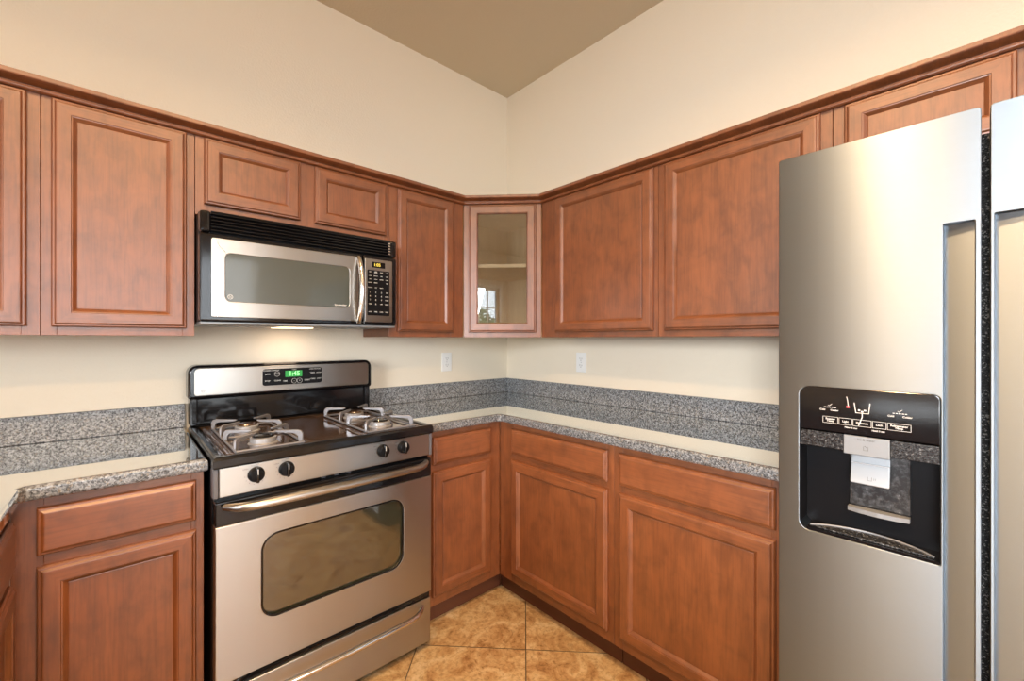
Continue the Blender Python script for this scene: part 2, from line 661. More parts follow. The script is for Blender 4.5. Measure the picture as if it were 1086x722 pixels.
W1 = (-4.46, -3.94, 0.85, 2.28)     # narrow window seen mirrored in the glass cabinet door
W2 = (-2.05, -1.45, 0.92, 2.28)
W4 = (-3.80, -2.20, 0.92, 2.28)  # made-up window, added to carry light onto the right wall
W3 = (-4.50, -0.50, 0.06, 2.55)     # made-up glazed opening behind the camera, added to carry the front fill light
wall_with_holes('wall_left', 'x', XL, -0.1, YF, 0, [W1, W2, W4])
wall_with_holes('wall_front', 'y', YF, -0.1, XL, 0, [W3])


def window(name, axis, pos, u0, u1, z0, z1, cols, rows):
    def bx(mb, a0, a1, d0, d1, b0, b1, m):
        if axis == 'x':
            mb.box(pos + d0, pos + d1, a0, a1, b0, b1, m)
        else:
            mb.box(a0, a1, pos + d0, pos + d1, b0, b1, m)
    t = 0.045
    mb = MB()
    bx(mb, u0 - .06, u0, -.005, .02, z0 - .06, z1 + .06, WHITE)
    bx(mb, u1, u1 + .06, -.005, .02, z0 - .06, z1 + .06, WHITE)
    bx(mb, u0, u1, -.005, .02, z1, z1 + .06, WHITE)
    bx(mb, u0 - .09, u1 + .09, -.005, .05, z0 - .06, z0 - .02, WHITE)
    for a, b in ((u0, u0 + t), (u1 - t, u1)):
        bx(mb, a, b, -.07, -.02, z0, z1, WHITE)
    bx(mb, u0 + t, u1 - t, -.07, -.02, z0, z0 + t, WHITE)
    bx(mb, u0 + t, u1 - t, -.07, -.02, z1 - t, z1, WHITE)
    w = struct(mb.build(name))
    mm = MB()
    for i in range(1, cols):
        c = u0 + t + (u1 - u0 - 2 * t) * i / cols
        bx(mm, c - .009, c + .009, -.06, -.03, z0 + t, z1 - t, WHITE)
    for j in range(1, rows):
        c = z0 + t + (z1 - z0 - 2 * t) * j / rows
        h = 0.02 if (rows > 3 and j == 2) else 0.009
        bx(mm, u0 + t, u1 - t, -.06, -.03, c - h, c + h, WHITE)
    if cols > 1 or rows > 1:
        mm.build('muntins', w)
    g = MB()
    bx(g, u0 + t, u1 - t, -.048, -.044, z0 + t, z1 - t, WGLASS)
    g.build('pane', w)
    return w


window('window_1', 'x', XL, *W1, 2, 4)
window('window_2', 'x', XL, *W2, 2, 4)
window('added_window_3', 'y', YF, *W3, 4, 1)
window('added_window_4', 'x', XL, *W4, 4, 4)
for nm, bxs in (('baseboard_left', [(XL, XL + .014, YF, 0)]), ('baseboard_front', [(XL + .014, 0, YF, YF + .014)]),
                ('baseboard_right', [(-.014, 0, YF + .014, -2.78)]), ('baseboard_back', [(XL + .014, -2.90, -.014, 0)])):
    mb = MB()
    for b in bxs:
        mb.box(*b, 0.0, 0.09, WHITE)
    struct(mb.build(nm))
struct(MB().box(-11, XL - .1, -9, 3, -.12, -.1, EARTH).box(XL - .1, 2, -12, YF - .1, -.12, -.1, EARTH).build('ground'))

# ---------------------------------------------------------------- cabinets (local: x to the right, front faces -y, wall at y = 0)
DOORP = [(0, 0), (0, -.010), (.0035, -.0145), (.0075, -.0150), (.0115, -.0195), (.0140, -.0200), (.0435, -.0200), (.0447, -.0178), (.0475, -.0172),
         (.0555, -.0095), (.0565, -.0080), (.0585, -.0086)]
DRAWP = [(0, 0), (0, -.010), (.0035, -.0145), (.0075, -.0150), (.0130, -.0195), (.0155, -.0200)]


def door(root, x0, x1, z0, z1, yf):
    return MB().rings(0, x1 - x0, 0, z1 - z0, DOORP, WV, WH).build('door', root, (x0, yf - .0008, z0))


def drawer_front(root, x0, x1, z0, z1, yf):
    return MB().rings(0, x1 - x0, 0, z1 - z0, DRAWP, WH, WH, WH).build('drawer_front', root, (x0, yf - .0008, z0))


def face_frame(root, w, z0, z1, yf, stiles, rails, t=.019):
    """stiles: [(x0, x1)] full height; rails: [(x0, x1, z0, z1)]"""
    mb = MB()
    for a, b in stiles:
        a, b = (a - .0007 if a < .002 else a), (b + .0007 if b > w - .002 else b)
        mb.box(a, b, yf, yf + t, z0, z1, WV, .0007)
    for a, b, c, d in rails:
        mb.box(a, b, yf + .0002, yf + t, c, d, WH, .0008)
    return mb.build('face_frame', root, weld=False)


def base_cabinet(label, loc, rz, w, dx0, dx1, group='base cabinets', yf=-.61, toe=(0, 0)):
    r = thing('base_cabinet', label, 'cabinet', loc, rz, group)
    t = .016
    mb = MB()
    for a in (.0015, w - .0015 - t):
        mb.box(a, a + t, yf + .0192, -.012, .104, .872, WV)
        mb.box(a, a + t, -.533, -.012, .001, .104, WV)
    mb.box(t + .0016, w - t - .0016, yf + .0192, -.012, .104, .12, WV)
    mb.box(t + .0016, w - t - .0016, -.018, -.012, .12, .872, WV)
    mb.build('carcass', r, weld=False)
    face_frame(r, w, .104, .872, yf, [(.001, dx0 + .012), (dx1 - .012, w - .001)],
               [(dx0 + .012, dx1 - .012, .835, .872), (dx0 + .012, dx1 - .012, .685, .742), (dx0 + .012, dx1 - .012, .104, .162)])
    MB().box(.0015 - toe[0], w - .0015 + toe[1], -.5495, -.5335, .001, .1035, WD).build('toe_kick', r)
    drawer_front(r, dx0, dx1, .727, .849, yf)
    door(r, dx0, dx1, .147, .698, yf)
    return r


base_cabinet('base cabinet left of the range, one drawer over one door', (-2.2365, 0, 0), 0, .3975, .0455, .3775)
base_cabinet('narrow base cabinet right of the range, in the inside corner', (-1.036, 0, 0), 0, .4254, .023, .357, toe=(0, .060))
base_cabinet('base cabinet on the right wall nearest the inside corner, with smaller door', (0, -.6110, 0), -PI / 2, .6605, .094, .637, toe=(.0605, 0))
base_cabinet('wide base cabinet on the right wall beside the fridge', (0, -1.272, 0), -PI / 2, .560, .027, .543)
# the leg that comes towards the camera on the left faces +x
base_cabinet('base cabinet at the left edge of the photo, facing sideways in the left corner', (-2.858, -1.345, 0), PI / 2, .73, .12, .652, yf=-.622)

for y_, lab_ in ((-2.04, 'base cabinet of the peninsula left of the camera, second from the corner'), (-2.735, 'base cabinet of the peninsula left of the camera, third from the corner'),
                 (-3.43, 'base cabinet at the free end of the peninsula left of the camera')):
    base_cabinet(lab_, (-2.858, y_, 0), PI / 2, .693, .025, .668, yf=-.622)
# upper cabinets
ZU, ZT = 1.290, 2.040


def upper_cabinet(label, loc, rz, w, z0, doors, stiles, depth=.305, z1=ZT, zd0=None):
    r = thing('wall_cabinet', label, 'cabinet', (loc[0], loc[1], z0), rz, 'upper wall cabinets')
    t, h = .016, z1 - z0
    yf = -depth
    mb = MB()
    for a in (.0015, w - .0015 - t):
        mb.box(a, a + t, yf + .0192, -.012, 0.001, h, WV)
    for a in (.012, h - t):
        mb.box(t + .0016, w - t - .0016, yf + .0192, -.012, a, a + t, WV)
    mb.box(t + .0016, w - t - .0016, -.018, -.012, .028, h - t, MAPLE)
    mb.build('carcass', r, weld=False)
    rails = []
    for (a, b), (c, d) in zip(stiles[:-1], stiles[1:]):
        rails += [(b, c, 0, .04), (b, c, h - .034, h)]
    face_frame(r, w, 0, h, yf, stiles, rails)
    for a, b in doors:
        door(r, a, b, (zd0 or .027), 2.0205 - z0, yf)
    return r


upper_cabinet('wall cabinet at the left edge of the photo, cut by the frame', (-2.60, 0), 0, .3845, ZU, [(.022, .357)], [(.001, .034), (.345, .3835)])
upper_cabinet('tall single-door wall cabinet left of the microwave', (-2.2145, 0), 0, .3835, ZU, [(.0225, .3595)], [(.001, .034), (.348, .3825)])
upper_cabinet('short two-door wall cabinet directly above the microwave', (-1.830, 0), 0, .768, 1.736, [(.027, .361), (.420, .752)],
              [(.001, .039), (.349, .432), (.740, .767)], zd0=.041)
upper_cabinet('narrow wall cabinet between the microwave and the glass corner cabinet', (-1.061, 0), 0, .4485, ZU, [(.042, .376)], [(.001, .054), (.364, .4475)])
upper_cabinet('single-door wall cabinet just right of the glass corner cabinet', (0, -.6125), -PI / 2, .6775, ZU, [(.1025, .6595)], [(.001, .115), (.647, .6765)])
upper_cabinet('wide single-door wall cabinet partly behind the fridge top', (0, -1.291), -PI / 2, .5975, ZU, [(.028, .567)], [(.001, .040), (.555, .5965)])
upper_cabinet('wall cabinet above the fridge, lower part hidden', (0, -1.8895), -PI / 2, .785, 1.792, [(.030, .379), (.406, .755)],
              [(.001, .042), (.367, .418), (.743, .784)])

# diagonal corner cabinet with a glass door
R2 = 2 ** .5
r = thing('corner_cabinet', 'diagonal corner wall cabinet with a glass door', 'cabinet', (-.457, -.457, ZU), -PI / 4)
# local: x along the front (to the right), y into the corner; front face plane y = -(0.915/sqrt2 - 0.457*sqrt2)
YF0 = (.914 - .915) / R2


def cl(wx, wy):
    """world xy -> corner cabinet local xy"""
    dx, dy = wx + .457, wy + .457
    return ((dx - dy) / R2, (dx + dy) / R2)


H = ZT - ZU


def prism(mb, pts, z0, z1, m):
    n = len(pts)
    mb.raw([(p[0], p[1], z0) for p in pts] + [(p[0], p[1], z1) for p in pts],
           [list(range(n))[::-1], [n + k for k in range(n)]] + [[k, (k + 1) % n, n + (k + 1) % n, n + k] for k in range(n)], m)


foot = [cl(*p) for p in ((-.012, -.012), (-.6085, -.012), (-.6085, -.285), (-.285, -.6085), (-.012, -.6085))]
mb = MB()
prism(mb, foot, .014, .03, MAPLE)
prism(mb, foot, H - .016, H, MAPLE)
for p, q, dx, dy in (((-.012, -.012), (-.6085, -.012), 0, -.012), ((-.012, -.024), (-.012, -.6085), -.012, 0), ((-.6085, -.024), (-.6085, -.29), .014, 0), ((-.024, -.6085), (-.29, -.6085), 0, .014)):
    prism(mb, [cl(*p), cl(*q), cl(q[0] + dx, q[1] + dy), cl(p[0] + dx, p[1] + dy)], .03, H - .016, MAPLE)
mb.build('carcass', r, weld=False)
fs = [cl(*p) for p in ((-.027, -.027), (-.59, -.027), (-.59, -.30), (-.30, -.59), (-.027, -.59))]
mb = MB()
prism(mb, fs, .389, .408, MAPLE)
mb.build('shelf', r)
mb = MB()
for a, b in ((-.2145, -.150), (.150, .2145)):
    mb.box(a, b, YF0, YF0 + .019, 0, H, WV, .0012)
mb.box(-.150, .150, YF0 + .0002, YF0 + .019, 0, .05, WH, .0008).box(-.150, .150, YF0 + .0002, YF0 + .019, H - .042, H, WH, .0008)
mb.build('face_frame', r, weld=False)
mb = MB()
GP = [(0, 0), (0, -.010), (.0035, -.0145), (.0075, -.0150), (.0115, -.0195), (.0140, -.0200), (.0460, -.0200), (.0475, -.0180), (.0500, -.0170), (.0530, -.0080), (.0530, 0), (0, 0)]
mb.rings(-.186, .186, .027, 2.0205 - ZU, GP, WV, WH, fill=False)
d = mb.build('glass_door', r, (0, YF0 - .0008, 0))
MB().box(-.1325, .1325, -.0068, -.0036, .0805, 2.0205 - ZU - .0535, CGLASS).build('glass_pane', d)

# crown moulding swept along the cabinet tops
path = [(-2.60, -.305), (-.6102, -.305), (-.305, -.6102), (-.305, -2.675)]
prof = [(.0005, 2.0235), (.012, 2.0240), (.017, 2.0275), (.0185, 2.0310), (.017, 2.0350), (.008, 2.0368), (.005, 2.0385), (.005, 2.0420), (.0125, 2.0445), (.020, 2.0475), (.028, 2.0500),
        (.0345, 2.0515), (.0365, 2.0545), (.0365, 2.0660), (-.012, 2.0660), (-.012, 2.0405), (.0005, 2.0405)]
vs, fsx = [], []
nrm = []
for (a, b) in zip(path[:-1], path[1:]):
    t = (Vector(b) - Vector(a)).normalized()
    nrm.append(Vector((t.y, -t.x)))
for i, p in enumerate(path):
    if i == 0:
        o = nrm[0]
    elif i == len(path) - 1:
        o = nrm[-1]
    else:
        s = nrm[i - 1] + nrm[i]
        o = s / (s.dot(nrm[i]))
    for d_, z in prof:
        vs.append((p[0] + o.x * d_, p[1] + o.y * d_, z))
n = len(prof)
for i in range(len(path) - 1):
    for k in range(n):
        fsx.append([i * n + k, i * n + (k + 1) % n, (i + 1) * n + (k + 1) % n, (i + 1) * n + k])
fsx += [list(range(n)), [(len(path) - 1) * n + k for k in range(n)][::-1]]
WC = WH
tag(MB().raw(vs, fsx, WC).build('crown_molding'), 'stepped wooden crown moulding running along the tops of the upper cabinets', 'moulding')

# ---------------------------------------------------------------- countertops with backsplash
ZK = .914


def countertop(label, outline, splashes, loc):
    me = plate([[(x - loc[0], y - loc[1]) for x, y in outline]], .0395, .011, 4)
    r = tag(MB().mesh(me, GRAN, Matrix.Translation((0, 0, ZK - .0395 - loc[2]))).build('countertop', None, loc), label, 'countertop', 'granite countertops')
    for b in splashes:
        MB().box(b[0] - loc[0], b[1] - loc[0], b[2] - loc[1], b[3] - loc[1], ZK + .0005 - loc[2], 1.0105 - loc[2], GRANB, .0015).build('backsplash', r)
    return r


countertop('speckled granite countertop left of the range, turning towards the camera', [(-2.86, -.001), (-1.8325, -.001), (-1.8325, -.645), (-2.206, -.645), (-2.214, -.655), (-2.214, -3.46), (-2.86, -3.46)],
           [(-2.86, -1.8325, -.021, -.001)], (-2.3, -.3, .874))
countertop('speckled granite countertop wrapping the corner from range to fridge',
           [(-1.0455, -.001), (-.001, -.001), (-.001, -1.838), (-.645, -1.838), (-.645, -.656), (-.656, -.645), (-1.0455, -.645)],
           [(-1.0455, -.001, -.021, -.001), (-.021, -.001, -1.838, -.0215)], (-.5, -.5, .874))

# ---------------------------------------------------------------- range
RX, RW = -1.8285, .764
rg = thing('gas_range', 'freestanding stainless gas range with black cooktop', 'range', (RX, 0, 0))
CTOP = .925
mb = MB()
mb.box(0.004, RW - .004, -.655, -.030, .035, .890, BLACKM)
for x in (.04, RW - .08):
    for y in (-.60, -.10):
        mb.box(x, x + .04, y, y + .04, .0005, .036, BLACKM)
mb.build('body', rg, weld=False)
# cooktop: rim, sloping lip, floor, raised middle strip
mb = MB()


def hring(mb, x0, x1, y0, y1, prof, m, fill=True):
    vs = []
    for d_, z in prof:
        vs += [(x0 + d_, y0 + d_, z), (x1 - d_, y0 + d_, z), (x1 - d_, y1 - d_, z), (x0 + d_, y1 - d_, z)]
    fs_ = []
    for i in range(len(prof) - 1):
        for k in range(4):
            fs_.append([i * 4 + k, i * 4 + (k + 1) % 4, i * 4 + 4 + (k + 1) % 4, i * 4 + 4 + k])
    e = (len(prof) - 1) * 4
    if fill:
        fs_.append([e, e + 1, e + 2, e + 3])
    mb.raw(vs, fs_, m)


hring(mb, 0, RW, -.706, -.075, [(.004, .891), (0, .896), (0, .916), (.004, .9235), (.010, .9255), (.022, .9255), (.028, .9235), (.034, .9205)], BLACK, fill=False)
hring(mb, .034, RW - .034, -.672, -.109, [(0, .9205), (.004, .9195)], ENAMEL)
mb.build('cooktop', rg)
# recessed burner wells
for x0, x1 in ((.040, .300), (RW - .300, RW - .040)):
    mb = MB()
    hring(mb, x0, x1, -.666, -.150, [(0, .9212), (.004, .9230), (.009, .9230), (.014, .9205), (.018, .9203)], ENAMEL)
    w_ = mb.build('burner_well', rg)
BX = (.166, RW - .166)
BY = (-.300, -.560)
for bx_ in BX:
    for by_ in BY:
        mb = MB()
        T = Matrix.Translation((bx_, by_, 0))
        mb.lathe([(.047, .9204), (.047, .9225), (.043, .925), (.041, .9260), (.041, .9405), (.038, .9425), (.022, .9430)], ALU, T, 36)
        b_ = mb.build('burner', rg)
        MB().lathe([(.020, .9428), (.034, .9430), (.0355, .9455), (.033, .9500), (.020, .9515), (.002, .9518)], ENAMEL if by_ > -.4 else BLACK, T, 32).build('burner_cap', b_)
# cast grates: low ring on the enamel, upright feet and flat fingers turned towards each burner
for bx_ in BX:
    g = MB()
    x0, x1, y0, y1 = bx_ - .100, bx_ + .100, -.668, -.205
    for p, q in (((x0, y0), (x1, y0)), ((x1, y0), (x1, y1)), ((x1, y1), (x0, y1)), ((x0, y1), (x0, y0)), ((x0, -.43), (x1, -.43))):
        g.tube([(p[0], p[1], .9268), (q[0], q[1], .9268)], .0042, GRATE, 8)
    for by_ in BY:
        for sx in (-1, 1):
            for sy in (-1, 1):
                fx, fy = bx_ + sx * .100, by_ + sy * .088
                ex, ey = bx_ + sx * .030, by_ + sy * .026
                dv = (Vector((ex, ey, 0)) - Vector((fx, fy, 0)))
                L = dv.length
                ang = math.atan2(dv.y, dv.x)
                # side outline of a finger: foot, shoulder, flat top, tapered tip
                P = [(-.004, .924), (.010, .924), (.012, .944), (.018, .9515), (.030, .9535), (L - .010, .956), (L, .961), (L, .9645), (.012, .9655), (.002, .9625), (-.004, .953)]
                me = plate([P], .009, .002, 2)
                g.mesh(me, GRATE, Matrix.Translation((fx, fy, 0)) @ Matrix.Rotation(ang, 4, 'Z') @ Matrix.Translation((0, .0045, 0)) @ FRONT)
                bpy.data.meshes.remove(me)
    g.build('grate', rg, weld=False)
# control panel with knobs
mb = MB()
fplate(mb, [rrect(.016, RW - .016, .803, .8905, .003)], -.656, -.700, STEEL, .003)
mb.box(.001, .0158, -.698, -.656, .800, .8905, GREYP, .003).box(RW - .0158, RW - .001, -.698, -.656, .800, .8905, GREYP, .003)
cp = mb.build('control_panel', rg)
RX0 = 0


def knob(x, z):
    mb = MB()
    T = Matrix.Translation((x, -.7003, z)) @ Matrix.Rotation(PI / 2, 4, 'X')
    mb.lathe([(.0235, 0), (.0240, .004), (.0225, .012), (.0205, .018), (.018, .0205), (.002, .0212)], BLACKM, T, 36)
    mb.box(x - .0048, x + .0048, -.7285, -.7150, z - .0215, z + .0245, BLACK, .0025, 2)
    k = mb.build('knob', rg, weld=False)
    MB().box(x - .0009, x + .0009, -.7290, -.7285, z + .004, z + .021, LEGEND).build('pointer', k)
    # printed dial dots round the knob
    d_ = MB()
    for i in range(11):
        a = math.radians(-60 - 24 * i + 30)
        T2 = Matrix.Translation((x + .031 * math.cos(a), -.7002, z + .031 * math.sin(a))) @ Matrix.Rotation(PI / 2, 4, 'X')
        d_.lathe([(.0011, 0), (.0011, .0004)], DARKLEG, T2, 8)
    words(d_, 'LITE', x - .031, z + .020, .0062, -.7003, DARKLEG)
    words(d_, 'OFF', x + .004, z + .031, .0055, -.7003, DARKLEG)
    d_.build('dial_marks', k, weld=False)
    return k


for kx in (-1.714, -1.626, -1.287, -1.202):
    knob(kx - RX, .8555)
# vent slot between panel and door
mb = MB().box(.006, RW - .006, -.672, -.6555, .789, .802, BLACK)
for i in range(3):
    mb.box(RW / 2 - .06 + i * .045, RW / 2 - .045 + i * .045, -.680, -.672, .792, .799, GREYP, .001)
mb.build('vent_strip', rg, weld=False)
# oven door
mb = MB()
fplate(mb, [rrect(.006, RW - .006, .240, .716, .004), rrect(.131, .629, .388, .656, .050, 10)], -.657, -.700, STEEL, .0035, 3)
od = mb.build('oven_door', rg)
mb = MB()
fplate(mb, [rrect(.006, RW - .006, .7165, .789, .004)], -.657, -.699, BLACK, .004, 3)
mb.build('door_top_band', od)
mb = MB()
fplate(mb, [rrect(.1265, .6335, .3835, .6605, .053, 10)], -.660, -.690, OVENG, .001)
mb.build('door_window', od)
mb = MB()
fplate(mb, [rrect(.129, .631, .386, .658, .052, 10), rrect(.1345, .6255, .3915, .6525, .0465, 10)], -.695, -.7012, BLACK, .001)
mb.build('window_trim', od)


def bowed_handle(x0, x1, z, yd, out, r, m, name, parent, drop=0.0):
    P, N = [], 26
    for i in range(N + 1):
        u = i / N
        x = x0 + (x1 - x0) * u
        e = min(u, 1 - u) * (x1 - x0)
        k = 1 - (1 - min(e / .085, 1)) ** 2.4
        P.append((x, yd - r * .3 - out * k - .010 * math.sin(PI * u), z - drop * (1 - k)))
    mb = MB().tube(P, [r * (1.0 if 0 < i < N else .8) for i in range(N + 1)], m, 16)
    return mb.build(name, parent)


bowed_handle(.030, RW - .032, .775, -.699, .042, .0135, STEEL, 'door_handle', od)
# storage drawer
mb = MB()
fplate(mb, [rrect(.008, RW - .008, .032, .214, .004)], -.657, -.697, STEEL, .0035, 3)
sd = mb.build('storage_drawer', rg)
bowed_handle(.045, RW - .047, .190, -.697, .044, .0105, CHROME, 'drawer_handle', sd)
MB().box(.010, RW - .010, -.690, -.656, .2155, .2385, BLACK).build('drawer_gap_trim', rg)
# backguard
mb = MB()
mb.box(.012, RW - .012, -.096, -.030, .9265, 1.036, BLACK, .004)
for x in (.004, RW - .030):
    mb.box(x, x + .026, -.112, -.030, .9265, 1.040, BLACK, .006, 2)
mb.build('backguard_riser', rg, weld=False)
mb = MB()
fplate(mb, [rrect(-.004, RW + .004, 1.036, 1.173, [.012, .012, .034, .034], 8)], -.028, -.118, BLACK, .012, 4)
bg = mb.build('backguard', rg)
mb = MB()
fplate(mb, [rrect(.016, RW - .016, 1.049, 1.161, [.010, .010, .018, .018], 6)], -.112, -.1215, STEEL, .003, 3)
sp = mb.build('backguard_panel', bg)
mb = MB()
fplate(mb, [rrect(.256, .518, 1.070, 1.151, .014)], -.1205, -.1240, STEEL, .0015)
fplate(mb, [rrect(.260, .514, 1.074, 1.147, .011)], -.1225, -.1247, BLACKM, .0003)
cd_ = mb.build('clock_panel', bg, weld=False)
mb = MB()
fplate(mb, [rrect(.352, .424, 1.108, 1.136, .002)], -.1246, -.1252, GREEN)
ck = mb.build('clock_display', cd_)
ck['label'] = 'glowing green clock display'
words(MB(), '1:45', .390, 1.122, .030, -.1255, GREENL, sx=.95, bold=.0004).build('clock_digits', ck)
for grp in ((('COOKING CONTROLS', .294, 1.140, .0062), ('BAKE', .280, 1.124, .0085), ('BROIL', .318, 1.124, .0085), ('STOP', .280, 1.094, .0085), ('CLEAN', .320, 1.094, .0085)),
            (('CLOCK', .390, 1.1405, .0052),), (('TIME', .352, 1.090, .0085), ('\u2013', .390, 1.089, .012), ('+', .413, 1.089, .012), ('START', .447, 1.090, .0085)),
            (('OVEN CONTROLS', .482, 1.140, .0062), ('TIMER', .470, 1.122, .008), ('ON/OFF', .499, 1.122, .0065)), (('CLEAN', .472, 1.094, .0072), ('LIGHT', .500, 1.094, .0072))):
    mb = MB()
    for tx, x, z, s in grp:
        words(mb, tx, x, z, s, -.1248, LEGEND, bold=.0001)
        if tx in ('BROIL', '\u2013', '+'):
            T = Matrix.Translation((x, -.1246, z)) @ FRONT
            ring = [[(q * math.cos(2 * PI * k / 20), q * math.sin(2 * PI * k / 20)) for k in range(20)] for q in (.0115, .0104)]
            me = plate(ring, .0004)
            mb.mesh(me, LEGEND, T)
    mb.build('key_legends', cd_, weld=False)
emblem(MB(), .045, 1.069, .0065, -.1217, GREYP).build('emblem', sp, weld=False)

# ---------------------------------------------------------------- microwave above the range
MZ0, MZ1 = 1.338, 1.7315
mw = thing('microwave_oven', 'stainless and black over-the-range microwave', 'microwave', (-1.8285, 0, MZ0))


def Z(z):
    return z - MZ0


MWW = .755
mb = MB()
mb.box(.002, MWW - .002, -.372, -.004, .004, Z(MZ1) - .002, BLACKM)
mb.build('case', mw)
# louvred vent grille across the top
mb = MB()
mb.box(.001, .034, -.412, -.372, Z(1.655), Z(1.731), BLACK, .010, 3)
mb.box(MWW - .030, MWW - .001, -.408, -.372, Z(1.655), Z(1.731), BLACK, .008, 3)
mb.box(.034, MWW - .030, -.380, -.372, Z(1.655), Z(1.731), BLACKM)
for i in range(6):
    z = 1.661 + i * .0118
    mb.box(.034, MWW - .030, -.409, -.3802, Z(z), Z(z) + .0052, BLACK, .0012)
mb.box(.034, MWW - .030, -.409, -.372, Z(1.7255), Z(1.731), BLACK, .001)
mb.build('vent_grille', mw, weld=False)
mb = MB()
for i in range(5):
    z = 1.6672 + i * .0118
    mb.box(MWW - .042, MWW - .032, -.4080, -.3815, Z(z), Z(z) + .0052, CHROME)
mb.build('grille_glints', mw, weld=False)  # chrome bits modelled as the light reflection at the grille's right end
# door: black surround, steel panel with a window, bowed handle
mb = MB()
fplate(mb, [rrect(.001, .590, Z(1.341), Z(1.653), .010)], -.3725, -.409, BLACK, .008, 3)
md = mb.build('door', mw)
mb = MB()
fplate(mb, [rrect(.0345, .572, Z(1.357), Z(1.638), .007), rrect(.077, .530, Z(1.414), Z(1.588), .020, 8)], -.405, -.4130, STEEL, .0025, 3)
mp_ = mb.build('steel_panel', md)
mb = MB()
for sgn, zz in ((1, 1.638), (-1, 1.357)):
    P = [(.052, zz - sgn * .002), (.052, zz - sgn * .018), (.056, zz - sgn * .026), (.070, zz - sgn * .040), (.080, zz - sgn * .052)]
    MB().tube([(x, -.4128, Z(z)) for x, z in P], .0016, CHROME, 6).build('embossed_line', mp_)
mb = MB()
fplate(mb, [rrect(.074, .533, Z(1.411), Z(1.591), .022, 8)], -.405, -.4110, MICROG, .0005)
wd = mb.build('door_window', md)
emblem(MB(), .092, Z(1.431), .0085, -.4112, LEGEND).build('emblem', wd, weld=False)
words(MB(), 'Spacemaker', .492, Z(1.4235), .0105, -.4113, LEGEND, bold=.0001).build('name_print', wd, weld=False)
P = []
for i in range(25):
    u = i / 24
    P.append((.570 + .0 * u, -.409 - .004 - .040 * math.sin(PI * u) ** .7, Z(1.352 + .282 * u)))
mb = MB().tube(P, .0105, CHROME, 16)
mb.build('door_handle', md)
MB().box(.578, .584, -.4105, -.4085, Z(1.350), Z(1.640), GREYP).build('handle_channel', md)
# control side
mb = MB()
fplate(mb, [rrect(.5915, MWW - .001, Z(1.341), Z(1.653), .010)], -.3725, -.409, BLACK, .008, 3)
mc = mb.build('control_panel', mw)
mb = MB()
fplate(mb, [rrect(.599, .731, Z(1.356), Z(1.637), .006)], -.405, -.4125, STEEL, .0025, 3)
mb.build('steel_panel', mc)
mb = MB()
fplate(mb, [rrect(.610, .716, Z(1.385), Z(1.587), .003)], -.410, -.4136, BLACKM, .0006)
kp = mb.build('keypad', mc)
mb = MB()
rows = [(1.578, ['POP', 'ADD\n30 SEC', 'VENT', 'FAN'], .0052), (1.561, ['COOK', 'DEFROST', 'TIME', 'HELP'], .0046), (1.546, ['TIME', 'AUTO', 'POWER', 'TURN'], .0050), (1.531, ['SENSOR', 'REHEAT', '', 'OFF'], .0048),
        (1.509, ['POTATO', 'VEG', 'SNACK', ''], .0050),
        (1.488, ['1', '2', '3', 'SET'], .0095), (1.471, ['4', '5', '6', 'CLOCK'], .0095), (1.454, ['7', '8', '9', 'START'], .0095), (1.436, ['ON', '0', 'OFF', 'PAUSE'], .0085), (1.401, ['LIGHT', 'TIMER', 'CLEAR', 'LOCK'], .0056)]
for z, ws, s in rows:
    if z in (1.509, 1.488, 1.401):
        mb.build('key_legends', kp, weld=False)
        mb = MB()
    for i, t in enumerate(ws):
        if t:
            words(mb, t, .6225 + i * .0268, Z(z), s if len(t) < 3 else min(s, .0058), -.4138, LEGEND, bold=.0001)
mb.build('key_legends', kp, weld=False)
mb = MB()
fplate(mb, [rrect(.632, .694, Z(1.599), Z(1.624), .002)], -.410, -.4134, BLACKM, .0004)
dp = mb.build('display', mc)
words(MB(), '1:05', .656, Z(1.6115), .019, -.4137, AMBER, bold=.0002).build('display_digits', dp, weld=False)
# underside with filters and the cooktop lamp
mb = MB()
mb.box(.004, MWW - .004, -.400, -.010, -.006, .0035, SILVERP, .002)
mb.build('base_plate', mw)
for x in (.10, .46):
    f_ = MB().box(x, x + .19, -.30, -.08, -.0085, -.0062, ALU, .001)
    f_.build('grease_filter', mw)
MB().box(.300, .450, -.20, -.09, -.0105, -.0062, LAMP, .002).build('lamp_lens', mw)
sp_ = area_light('microwave_lamp', (-1.8285 + .375, -.145, MZ0 - .012), (-1.8285 + .375, -.10, 0), .14, .09, 0.42, (1.0, .74, .54))

# ---------------------------------------------------------------- refrigerator
FY = -1.852
fr = thing('refrigerator', 'stainless side-by-side refrigerator with a black ice and water dispenser', 'refrigerator', (0, FY, 0), -PI / 2)
FF = -.737          # door front
FB = -.668          # door back
mb = MB()
mb.box(.004, .904, -.640, -.040, .012, 1.712, GREYP, .004)
for x in (.04, .82):
    for y in (-.60, -.12):
        mb.box(x, x + .05, y, y + .05, 0.0005, .013, BLACKM)
mb.build('body', fr, weld=False)
MB().box(.012, .896, -.6665, -.6405, .105, 1.712, GASK).build('gasket', fr)
MB().box(.010, .898, -.690, -.6405, .018, .095, BLACKM, .004).build('kick_grille', fr)
for x in (.02, .83):
    MB().box(x, x + .06, -.70, -.60, 1.7125, 1.738, GREYP, .005, 2).build('hinge_cover', fr)
DX0, DX1, DZ0, DZ1 = .048, .2975, .800, 1.161
PX0, PX1, PZ0, PZ1 = .3015, .3455, .300, 1.521
mb = MB()
fplate(mb, [rrect(.002, .3545, .105, 1.747, .006, 4), rrect(DX0, DX1, DZ0, DZ1, [.022, .004, .012, .022], 8), rrect(PX0, PX1, PZ0, PZ1, .0015, 2)], FB, FF, STEELF, .0018, 3)
fd = mb.build('freezer_door', fr)
fd['label'] = 'left door with the dispenser'
mb = MB()
